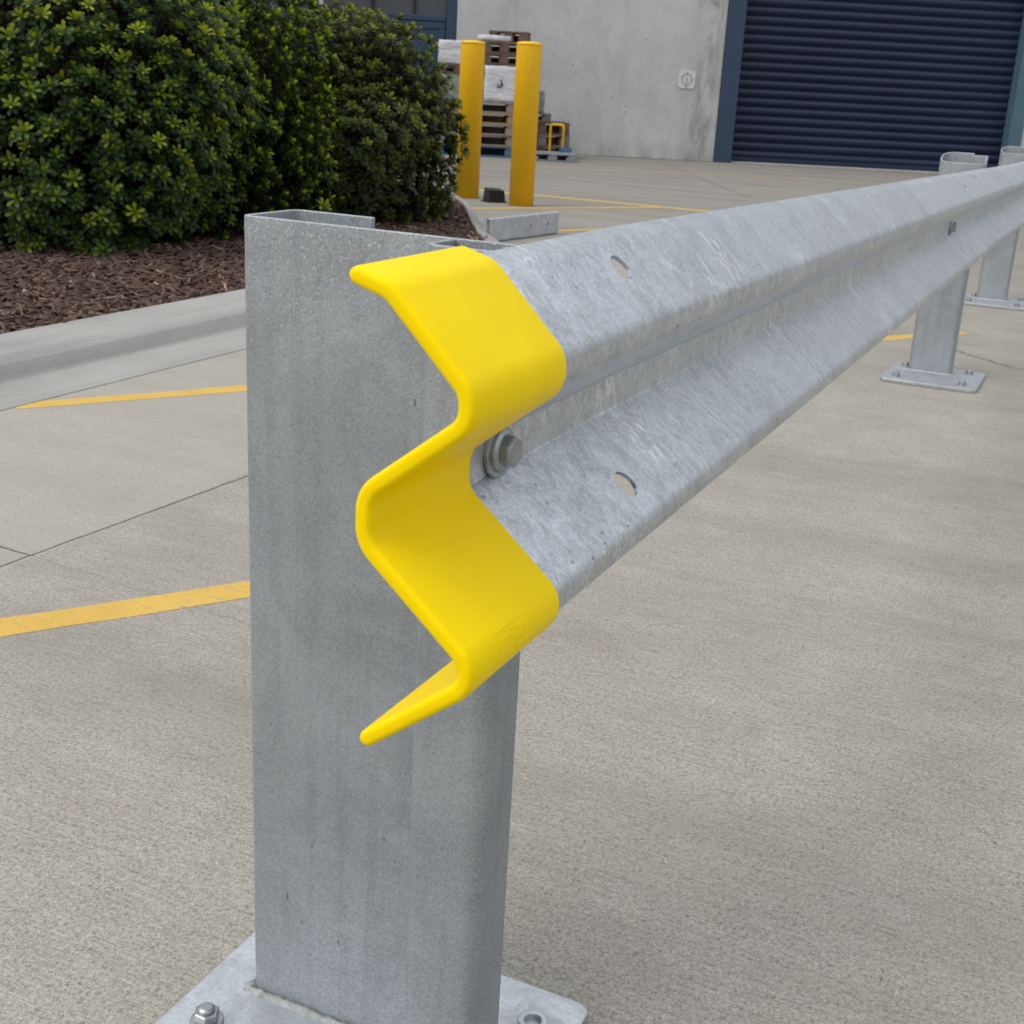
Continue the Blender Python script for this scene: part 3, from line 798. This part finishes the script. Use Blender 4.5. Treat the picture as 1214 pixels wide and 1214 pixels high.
stroke([(.6497, .5674), (.693, .5675), (.6957, .5655), (.697, .5561), (.6931, .5507), (.6762, .5507)])
stroke([(.6497, .5674), (.6535, .5493), (.6745, .5489)])
stroke([(.6542, .5614), (.6649, .563), (.6729, .5588), (.6739, .5495)])
stroke([(.6775, .552), (.679, .5625), (.6865, .5625), (.6868, .5582), (.6795, .5575), (.688, .5525)])
stroke([(.6690, .5648), (.6752, .5638)])
em = link_bm('raised_mark', bm, M['cap'], cap, smooth=True)
em.matrix_parent_inverse = cap.matrix_parent_inverse.copy()
em.matrix_parent_inverse = Matrix.Identity(4)

# posts
def thick_path(bm, pts, rads, t, z0, z1, closed=False, seg=5, wav=0.0):
    c = fillet(pts, rads, seg); n = normals2d(c)
    # mitre so the wall keeps its thickness
    A = [c[i] - n[i] * t / 2 for i in range(len(c))]; B = [c[i] + n[i] * t / 2 for i in range(len(c))]
    lp = A + B[::-1]
    lo = [bm.verts.new((p[0], p[1], z0)) for p in lp]; hi = [bm.verts.new((p[0], p[1], z1)) for p in lp]
    k_ = len(lp); h = len(c)
    for i in range(k_):
        j = (i + 1) % k_; bm.faces.new((lo[i], lo[j], hi[j], hi[i]))
    for i in range(h - 1):
        a, b, c_, d_ = i, i + 1, k_ - 2 - i, k_ - 1 - i
        bm.faces.new((lo[a], lo[d_], lo[c_], lo[b])); bm.faces.new((hi[a], hi[b], hi[c_], hi[d_]))

def anchor(x, y, z, parent, hollow=False, s=1.0):
    bm = bmesh.new()
    lathe(bm, (x, y, z), (0, 0, 1), [(0, 0), (.0165 * s, 0), (.0165 * s, .0025), (.0155 * s, .003), (0, .003)], 32)
    if hollow:
        lathe(bm, (x, y, z + .003), (0, 0, 1), [(.0145 * s, 0), (.0150 * s, .0045), (.0138 * s, .0058), (.0092 * s, .0058), (.0086 * s, .0048), (.0086 * s, -.001)], 28)
    else:
        lathe(bm, (x, y, z + .003), (.02, 0, 1), [(0, 0), (.0128 * s, 0), (.0128 * s, .009), (.0112 * s, .0105), (0, .0105)], 6)
        lathe(bm, (x, y, z + .0128), (.02, .03, 1), [(0, 0), (.0085 * s, 0), (.0085 * s, .003), (.0060 * s, .0052), (0, .0056)], 20)
    o = link_bm('anchor_bolt', bm, M['bolt'] if not hollow else M['plate'], parent)
    bevel(o, 0.0006, 2, 30); return o

def base_plate(x0, x1, y0, y1, th, parent, r=.014):
    bm = bmesh.new()
    pts = []
    for (cx_, cy_, a0) in ((x1 - r, y0 + r, -90), (x1 - r, y1 - r, 0), (x0 + r, y1 - r, 90), (x0 + r, y0 + r, 180)):
        for k_ in range(7):
            a = R(a0 + 15 * k_); pts.append((cx_ + r * math.cos(a), cy_ + r * math.sin(a)))
    lo = [bm.verts.new((*p, 0.001)) for p in pts]; hi = [bm.verts.new((*p, th)) for p in pts]
    for i in range(len(pts)):
        j = (i + 1) % len(pts); bm.faces.new((lo[i], lo[j], hi[j], hi[i]))
    bm.faces.new(lo[::-1]); bm.faces.new(hi)
    o = link_bm('base_plate', bm, M['plate'], parent); bevel(o, 0.0018, 2, 40); return o

def weld(pts, z, parent, r=.0055):
    bm = bmesh.new(); P = []
    for a, b in zip(pts, pts[1:]):
        a, b = Vector(a), Vector(b); n = max(2, int((b - a).length / .0035))
        for k_ in range(n): P.append(a.lerp(b, k_ / n))
    P.append(Vector(pts[-1])); rr = random.Random(5)
    prev = None
    for i, p in enumerate(P):
        q0 = P[max(i - 1, 0)]; q1 = P[min(i + 1, len(P) - 1)]; t = (q1 - q0).normalized(); n = Vector((t.y, -t.x))
        rad = r * (0.72 + 0.10 * math.sin(i * 1.1) + rr.uniform(-.16, .16))
        ring = []
        for k_ in range(7):
            a = math.pi * k_ / 6
            ring.append(bm.verts.new((p.x + n.x * rad * math.cos(a), p.y + n.y * rad * math.cos(a), z - .0004 + rad * .95 * math.sin(a))))
        if prev:
            for k_ in range(6): bm.faces.new((prev[k_], prev[k_ + 1], ring[k_ + 1], ring[k_]))
        prev = ring
    return link_bm('weld_bead', bm, M['weld'], parent, smooth=True)

def fixp(o):
    o.matrix_parent_inverse = Matrix.Identity(4); return o

# nearest post: open C with a full face towards the road end and a folded box against the rail
bm = bmesh.new(); t = .0048; zp0, zp1 = .0135, .778
thick_path(bm, [(-.570, .9375), (-.6485, .9375), (-.6485, .8635), (-.3905, .8635)], [.009, .006], t, zp0, zp1)
thick_path(bm, [(-.4535, .8605), (-.4535, .8195), (-.3875, .8195), (-.3875, .878)], [.011, .012], t, zp0, zp1 - .0005, seg=6)
post = link_bm('post', bm, M['post'], gr); rel(post); bevel(post, .0011, 2, 45)
tag(post, 'nearest galvanised post with a broad flat face and open folded top')
pl = fixp(base_plate(-.703, -.338, .690, 1.003, .0135, post))
for (ax_, ay_, ho) in ((-.660, .800, False), (-.379, .947, True), (-.372, .735, False), (-.64, .972, False)): fixp(anchor(ax_, ay_, .0135, post, ho))
fixp(weld([(-.6535, .93), (-.6535, .8575), (-.4585, .8575), (-.4585, .8150), (-.383, .8150)], .0135, post, .0068))
fixp(weld([(-.3825, .8150), (-.3825, .88)], .0135, post, .005))

def far_post(xa, xb, y_, top, plate, label):
    bm = bmesh.new(); t = .005
    thick_path(bm, [(xb - .045, y_ + .072), (xb - .012, y_ + .075)], [], t, .012, top)
    thick_path(bm, [(xa + .10, y_ + .090), (xa + .002, y_ + .090), (xa + .002, y_), (xb, y_), (xb, y_ + .075), (xb - .012, y_ + .0751)], [.036, .030, .010, .004], t, .012, top, seg=8)
    for v_ in bm.verts:
        if v_.co.z > top - .01: v_.co.z += -.030 + .33 * (v_.co.y - y_)
    p = link_bm('post', bm, M['post'], gr); rel(p); bevel(p, .0012, 2, 45)
    tag(p, label)
    fixp(base_plate(*plate, .013, p, .022))
    x0, x1, y0, y1 = plate
    for (a, b) in ((x0 + .045, y0 + .06), (x1 - .05, y0 + .06), (x0 + .045, y1 - .07), (x1 - .05, y1 - .06)): fixp(anchor(a, b, .013, p, False, .92))
    fixp(weld([(xa - .003, y_ + .08), (xa - .003, y_ - .004), (xb + .004, y_ - .004), (xb + .004, y_ + .07)], .013, p, .006))
    # spacer block between post and beam
    b2 = bmesh.new(); sx, sz = shift(y_ + .03)
    box(b2, xb + .003, X0 + sx + .0005, y_ + .005, y_ + .07, .60 + sz, .68 + sz)
    if X0 + sx - xb > .006: fixp(bevel(link_bm('spacer_block', b2, M['plate'], p), .002))
    else: b2.free()
    return p
far_post(-.590, -.446, 4.585, .752, (-.648, -.336, 4.375, 4.705), 'middle galvanised post showing below and above the rail')
far_post(-.585, -.446, 6.66, .735, (-.645, -.33, 6.46, 6.79), 'farthest galvanised post at the edge of the view')

# ------------------------------------------------------------------ low slab by the kerb corner
bm = bmesh.new()
a, b = Vector((-3.335, 6.80, 0)), Vector((-3.245, 7.60, 0)); tt = (b - a).normalized()
MM = Matrix.Translation(a) @ Matrix.Rotation(math.atan2(tt.y, tt.x), 4, 'Z')
box(bm, 0, (b - a).length, 0, .034, 0.002, .142, MM)
o = link_bm('kerb_slab', bm, M['plate']); bevel(o, .010, 3)
bm = bmesh.new()
for t_ in (.46, .66): cyl(bm, MM @ Vector((t_, -.0015, .072)), MM.to_3x3() @ Vector((0, 1, 0)), .007, .004, 12)
fixing = link_bm('fixing_hole', bm, M['black'], o)
tag(o, 'short grey slab set on edge in front of the yellow bollards', 'slab')

# ------------------------------------------------------------------ bollards
def bollard(x, y, h, label, src=None):
    r = .0955
    root = empty('bollard', (x, y, 0)); tag(root, label, 'bollard', 'yellow bollards beside the shrubs')
    if src is None:
        bm = bmesh.new()
        lathe(bm, (0, 0, 0), (0, 0, 1), [(0, 0), (r, 0), (r, h - .028)], 48)
        bo = link_bm('post_body', bm, M['bollard'], root, smooth=True)
        bm = bmesh.new()
        lathe(bm, (0, 0, h - .028), (0, 0, 1), [(r, 0), (r + .002, .001), (r + .002, .012), (r - .004, .020), (r * .6, .027), (0, .029)], 48)
        link_bm('domed_cap', bm, M['bollard'], root, smooth=True)
    else:
        for ch in src.children:
            c = ch.copy(); COL.objects.link(c); c.parent = root
    return root
b1 = bollard(-4.26, 9.20, 1.203, 'yellow steel bollard standing clear of the shrubs, the right one of the pair')
bollard(-4.85, 9.42, 1.200, 'yellow steel bollard half hidden by the edge of the dark olive shrub', b1)

# bait station
bm = bmesh.new()
v = [bm.verts.new(p) for p in ((-.075, -.06, 0), (.075, -.06, 0), (.075, .06, 0), (-.075, .06, 0), (-.068, -.05, .10), (.068, -.045, .092), (.066, .05, .105), (-.066, .052, .11))]
for f in ((0, 3, 2, 1), (4, 5, 6, 7), (0, 1, 5, 4), (1, 2, 6, 5), (2, 3, 7, 6), (3, 0, 4, 7)): bm.faces.new([v[i] for i in f])
bx = link_bm('bait_box', bm, M['black']); bevel(bx, .008, 3); bx.location = (-4.53, 9.27, 0.0); bx.rotation_euler = (0, 0, R(52))
bm = bmesh.new(); box(bm, -.085, .085, -.07, .07, 0.001, .010)
bp = link_bm('base_flange', bm, M['black'], bx); bevel(bp, .003)
tag(bx, 'small black plastic box on the ground between the yellow bollards', 'box')

# ------------------------------------------------------------------ warehouse
ang = math.atan2(.462, .887)
wh = empty('warehouse', (-5.2, 18.15, 0), ang)
tag(wh, 'grey concrete warehouse with navy roller door and blue-framed glazing', 'building')
H = 6.5
def wpart(name, mat, boxes, parent=None, bev=.01, smooth=True):
    bm = bmesh.new()
    for b_ in boxes: box(bm, *b_)
    o = link_bm(name, bm, mat, parent or wh)
    if bev: bevel(o, bev, 2)
    return o
# local x = along the wall to the right, local y = into the building
wpart('wall', M['wall'], [(-3.915, -.215, 0, .30, 0, H)])
wpart('wall', M['wall'], [(4.16, 14, 0, .30, 0, H)])
wpart('wall', M['wall'], [(-.21, 4.155, .002, .30, 4.6, H)])
wpart('wall', M['wall'], [(-14, -6.62, .03, .33, 0, H)])
wpart('side_wall', M['wall'], [(13.7, 14, .31, 16, 0, H), (-14, -13.7, .34, 16, 0, H), (-13.69, 13.69, 15.7, 16, 0, H)])
wpart('roof', M['sill'], [(-14.2, 14.2, -.15, 16.2, H + .003, H + .25)])
wpart('door_jamb', M['blue'], [(-.21, .035, -.03, .34, 0, 4.59)])
wpart('door_jamb', M['teal'], [(3.965, 4.155, -.03, .34, 0, 4.59)])
wpart('door_sill', M['sill'], [(.04, 3.96, .02, .30, .001, .018)], bev=.004)
# roller curtain: interlocked curved slats
bm = bmesh.new(); pitch = .120; zc = .075; pr_ = []
while zc < 4.7:
    for k_ in range(7):
        f = k_ / 7; pr_.append((.20 - .026 * math.sin(math.pi * min(1, f / .80)) ** .8 if f < .80 else .212, zc + f * pitch))
    zc += pitch
A = [bm.verts.new((.04, y_, z)) for y_, z in pr_]; B = [bm.verts.new((3.96, y_, z)) for y_, z in pr_]
for i in range(len(pr_) - 1): bm.faces.new((A[i], B[i], B[i + 1], A[i + 1]))
rd = link_bm('roller_door', bm, M['navy'], wh)
sm = rd.modifiers.new('thick', 'SOLIDIFY'); sm.thickness = .004; sm.offset = -1
wpart('bottom_bar', M['navy'], [(.042, 3.958, .17, .235, .02, .085)], rd, .006)
# glazed front with blue frame, set back a little
fr = wpart('shopfront_frame', M['blue'], [(-4.06, -3.92, .03, .16, 0, H), (-4.92, -4.80, .055, .145, 0, 1.73), (-4.797, -4.063, .055, .145, 1.655, 1.73),
          (-6.615, -4.063, .05, .15, 3.0, 3.12), (-6.615, -6.50, .04, .16, 0, H)])
wpart('pane', M['glass'], [(-6.499, -4.065, .095, .11, 0.0, H)], fr, 0)
wpart('mullion', M['black'], [(-5.095, -5.045, .06, .14, 0, 2.998), (-4.52, -4.482, .06, .14, 1.735, 2.998)], fr, .004)
wpart('mullion', M['sill'], [(-5.79, -5.735, .05, .14, 0, 2.998)], fr, .004)
wpart('cross_bar', M['blue'], [(-5.04, -4.925, .07, .14, 1.63, 1.67)], fr, .004)
bd = wpart('blue_panel', M['blue'], [(-4.797, -4.063, .075, .125, 0.02, 1.652)])
wpart('panel_rim', M['blue'], [(-4.79, -4.07, .06, .074, 1.56, 1.645), (-4.79, -4.70, .06, .074, .03, 1.555), (-4.16, -4.07, .06, .074, .03, 1.555)], bd, .006)

# dark bin in front of the glazing
bm = bmesh.new()
Mx = Matrix.Translation((-5.2, 18.15, 0)) @ Matrix.Rotation(ang, 4, 'Z')
lathe(bm, (0, 0, 0), (0, 0, 1), [(0, 0), (.36, 0), (.40, 1.55), (.44, 1.56), (.44, 1.66), (.40, 1.70), (.20, 1.74), (0, 1.75)], 36)
tk = link_bm('water_tank', bm, M['black'], smooth=True); tk.location = Mx @ Vector((-5.72, -.75, 0)); bevel(tk, .01)
tag(tk, 'black round tank against the dark glazing, peeping over the shrubs', 'tank')

# round emblem plate on the wall
el = empty('wall_plaque', Mx @ Vector((-.70, -.002, 1.085)), ang)
tag(el, 'pale rounded-square plaque with a ring emblem on the concrete wall', 'plaque')
bm = bmesh.new(); r_ = .035; s_ = .118; pts = []
for (sx, sz, a0) in ((1, -1, -90), (1, 1, 0), (-1, 1, 90), (-1, -1, 180)):
    for k_ in range(7):
        a = R(a0 + 15 * k_); pts.append((sx * (s_ - .05) + .05 * math.cos(a), sz * (s_ - .05) + .05 * math.sin(a)))
lo = [bm.verts.new((p[0], 0, p[1])) for p in pts]; hi = [bm.verts.new((p[0], -.012, p[1])) for p in pts]
for i in range(len(pts)): bm.faces.new((lo[i], lo[(i + 1) % len(pts)], hi[(i + 1) % len(pts)], hi[i]))
bm.faces.new(lo); bm.faces.new(hi[::-1])
link_bm('plate', bm, M['white'], el)
bm = bmesh.new()
for i in range(36):
    a0, a1 = 2 * math.pi * i / 36, 2 * math.pi * (i + 1) / 36
    q = [(.060, a0), (.080, a0), (.080, a1), (.060, a1)]
    bm.faces.new([bm.verts.new((r * math.cos(a), -.015, r * math.sin(a))) for r, a in q])
for (px, pz, w_) in ((0, .088, .014), (-.005, -.088, .016), (.075, 0, .016), (-.002, .012, .012)):
    bm.faces.new([bm.verts.new((px + w_ * math.cos(2 * math.pi * k_ / 10), -.0165, pz + w_ * math.sin(2 * math.pi * k_ / 10))) for k_ in range(10)])
for (x0_, x1_, z0_, z1_) in ((-.012, .012, -.05, .05), ): box(bm, x0_, x1_, -.0155, -.013, z0_ , z1_ * .3)
link_bm('ring_emblem', bm, M['emblem'], el)

# ------------------------------------------------------------------ pallets and goods
def wloc(u_, n_, z=0): return Mx @ Vector((u_, -n_, z))
def pallet_mesh(w, dp, h, rr):
    bm = bmesh.new(); b_ = .02
    n = 7
    for i in range(n):                                             # top boards run along x
        y0_ = -dp / 2 + i * (dp - .095) / (n - 1); box(bm, -w / 2 + rr.uniform(-.004, .004), w / 2 + rr.uniform(-.004, .004), y0_, y0_ + .095, h - b_, h)
    for i in range(3):
        y0_ = -dp / 2 + i * (dp - .10) / 2; box(bm, -w / 2, w / 2, y0_, y0_ + .10, 0, b_ - .001)
    for ix in range(3):
        for iy in range(3):
            x0_ = -w / 2 + .003 + ix * (w - .126) / 2; y0_ = -dp / 2 + .004 + iy * (dp - .108) / 2
            box(bm, x0_, x0_ + .12, y0_, y0_ + .10, b_, h - b_ - .0225)
    box(bm, -w / 2 + .02, w / 2 - .02, -.012, .012, b_ + .0005, h - b_ - .023)
    for ix in range(3):
        x0_ = -w / 2 + .002 + ix * (w - .104) / 2; box(bm, x0_, x0_ + .10, -dp / 2 + .003, dp / 2 - .003, h - b_ - .022, h - b_ - .001)
    return bm
def pallet(u_, n_, z, w, dp, h, mat, label, group, yaw=0.0):
    rr = random.Random(int(z * 1000) + int(abs(u_) * 100))
    o = link_bm('pallet', pallet_mesh(w, dp, h, rr), mat); bevel(o, .003, 1)
    o.location = wloc(u_, n_, z); o.rotation_euler = (0, 0, ang + yaw)
    tag(o, label, 'pallet', group); return o
GA, GB = 'pallets in the tall stack behind the bollards', 'pallets in the low stack beside the wall'
hp = .133
lab = ['blue-grey bottom pallet of the tall stack between the bollards', 'grey pallet second from the ground in the tall stack', 'grey pallet in the middle of the tall stack between the bollards',
       'tan-edged pallet second from the top of the five-high stack', 'grey top pallet of the five-high stack, under the white wrapped load']
for i, mt in enumerate((M['woodblue'], M['woodg'], M['woodg'], M['woodo'], M['woodg'])):
    pallet(-3.62 + random.uniform(-.012, .012), 1.25 + random.uniform(-.015, .015), .002 + i * (hp + .001), 1.02, 1.0, hp, mt, lab[i], GA, R(random.uniform(-1.2, 1.2)))
z5 = .002 + 5 * (hp + .001)
def crumple_box(name, mat, w, dp, h, loc, yaw, seed, amp=.012):
    bm = bmesh.new(); bmesh.ops.create_cube(bm, size=1.0)
    bmesh.ops.subdivide_edges(bm, edges=bm.edges[:], cuts=9, use_grid_fill=True)
    rr = random.Random(seed)
    from mathutils import noise as mn
    for v_ in bm.verts:
        p = Vector((v_.co.x * w, v_.co.y * dp, (v_.co.z + .5) * h))
        n_ = mn.noise_vector(p * 9 + Vector((seed, 0, 0))); n_.z *= .25 if v_.co.z < .49 else .8
        if v_.co.z < -.49: n_.z = 0
        v_.co = p + n_ * amp
    o = link_bm(name, bm, mat, smooth=True); o.location = loc; o.rotation_euler = (0, 0, yaw); return o
o = crumple_box('wrapped_load', M['wrap'], .50, .62, .43, wloc(-3.28, 1.40, z5 + .002), ang, 2); tag(o, 'white shrink-wrapped cube of goods on the five-high pallet stack', 'wrapped goods')
bm = bmesh.new()
for b_ in ((-.045, -.030, -.326, -.322, .18, .27), (-.075, -.0451, -.3261, -.3225, .17, .19), (-.085, -.0755, -.326, -.3225, .175, .23), (-.0299, -.012, -.326, -.3225, .205, .220)): box(bm, *b_)
link_bm('printed_mark', bm, M['black'], o)
o = crumple_box('wrapped_load', M['gwrap'], .56, .60, .30, wloc(-3.86, 1.35, z5 + .002), ang, 5); tag(o, 'grey-green wrapped goods beside the white cube, behind the left bollard', 'wrapped goods')
pallet(-3.86, 1.35, z5 + .315, .58, .62, .105, M['woodb'], 'brown pallet over the grey-green wrapped goods, carrying white sacks', 'brown pallets on top of the wrapped goods')
o = crumple_box('sack_stack', M['wrap'], .50, .52, .275, wloc(-3.87, 1.36, z5 + .428), ang, 9, .02); tag(o, 'stack of white wrapped sacks left of the bollards, top of its pile', 'sacks')
zt = z5 + .445
for i, lb in enumerate(('lower brown pallet on the white shrink-wrapped cube', 'upper brown pallet of the pair on the white wrapped cube')):
    pallet(-3.30, 1.40, zt + i * .134, .56, .60, .131, M['woodb'], lb, 'brown pallets on top of the wrapped goods')
bm = bmesh.new(); tube(bm, [(-.22, 0, 0), (-.1, 0, .003), (.02, 0, 0), (.2, 0, -.004)], .040, 14)
o = link_bm('sheet_roll', bm, M['wrap'], smooth=True); o.location = wloc(-3.42, 1.55, zt + .268 + .042); o.rotation_euler = (0, 0, ang)
tag(o, 'white plastic roll lying on the upper brown pallets', 'roll')
pallet(-3.22, 1.16, zt + .268, .50, .38, .145, M['woodb'], 'topmost brown pallet of all, level with the bollard tops', 'brown pallets on top of the wrapped goods', R(-8))
lb3 = ['bottom pallet of the low stack behind the yellow hoop', 'middle pallet of the low stack behind the yellow hoop', 'top brown pallet of the low stack behind the yellow hoop']
for i, mt in enumerate((M['woodb'], M['woodg'], M['woodb'])):
    pallet(-2.745 + random.uniform(-.01, .01), .95, .002 + i * .150, .72, .80, .149, mt, lb3[i], GB, R(random.uniform(-1.5, 1.5)))
zb = .002 + 3 * .150
pallet(-2.86, .95, zb, .46, .5, .10, M['woodg'], 'small grey pallet on the low stack, right of the bollards', GB)
o = crumple_box('wrapped_load', M['gwrap'], .34, .40, .27, wloc(-2.90, .95, zb + .102), ang, 12, .02); tag(o, 'small clear-wrapped bundle on the low stack, right of the bollards', 'wrapped goods')
# grey plastic pallet in front
pg = pallet(-2.66, 1.78, .002, .60, .62, .10, M['grplast'], 'low grey plastic pallet flat on the ground by the wall', None, R(3))
bm = bmesh.new(); w_, d_, h_ = .075, .075, .055
box(bm, -w_, w_, -d_, d_, 0, .008); box(bm, -w_, -w_ + .008, -d_, d_, .008, h_); box(bm, w_ - .008, w_, -d_, d_, .008, h_); box(bm, -w_ + .008, w_ - .008, -d_, -d_ + .008, .008, h_); box(bm, -w_ + .008, w_ - .008, d_ - .008, d_, .008, h_)
o = link_bm('crate', bm, M['blueplast']); bevel(o, .003); o.location = wloc(-2.45, 1.62, .104); o.rotation_euler = (0, 0, ang); tag(o, 'small blue open crate on the grey plastic pallet', 'crate')
# yellow hoop guard
bm = bmesh.new(); P = [(-.085, 0, 0), (-.085, 0, .40)]
P += [(-.085 + .03 - .03 * math.cos(R(a)), 0, .40 + .03 * math.sin(R(a))) for a in (30, 60, 90)] + [(.055 + .03 * math.sin(R(a)), 0, .40 + .03 * math.cos(R(a))) for a in (0, 30, 60, 90)] + [(.085, 0, 0)]
tube(bm, P, .016, 14)
box(bm, -.125, -.045, -.04, .04, 0.001, .008); box(bm, .045, .125, -.04, .04, 0.001, .008)
o = link_bm('hoop_guard', bm, M['bollard'], smooth=True); bevel(o, .001); o.location = wloc(-2.56, 1.40, 0); o.rotation_euler = (0, 0, ang + R(-12)); tag(o, 'small yellow tubular hoop guard in front of the low pallet stack', 'guard')
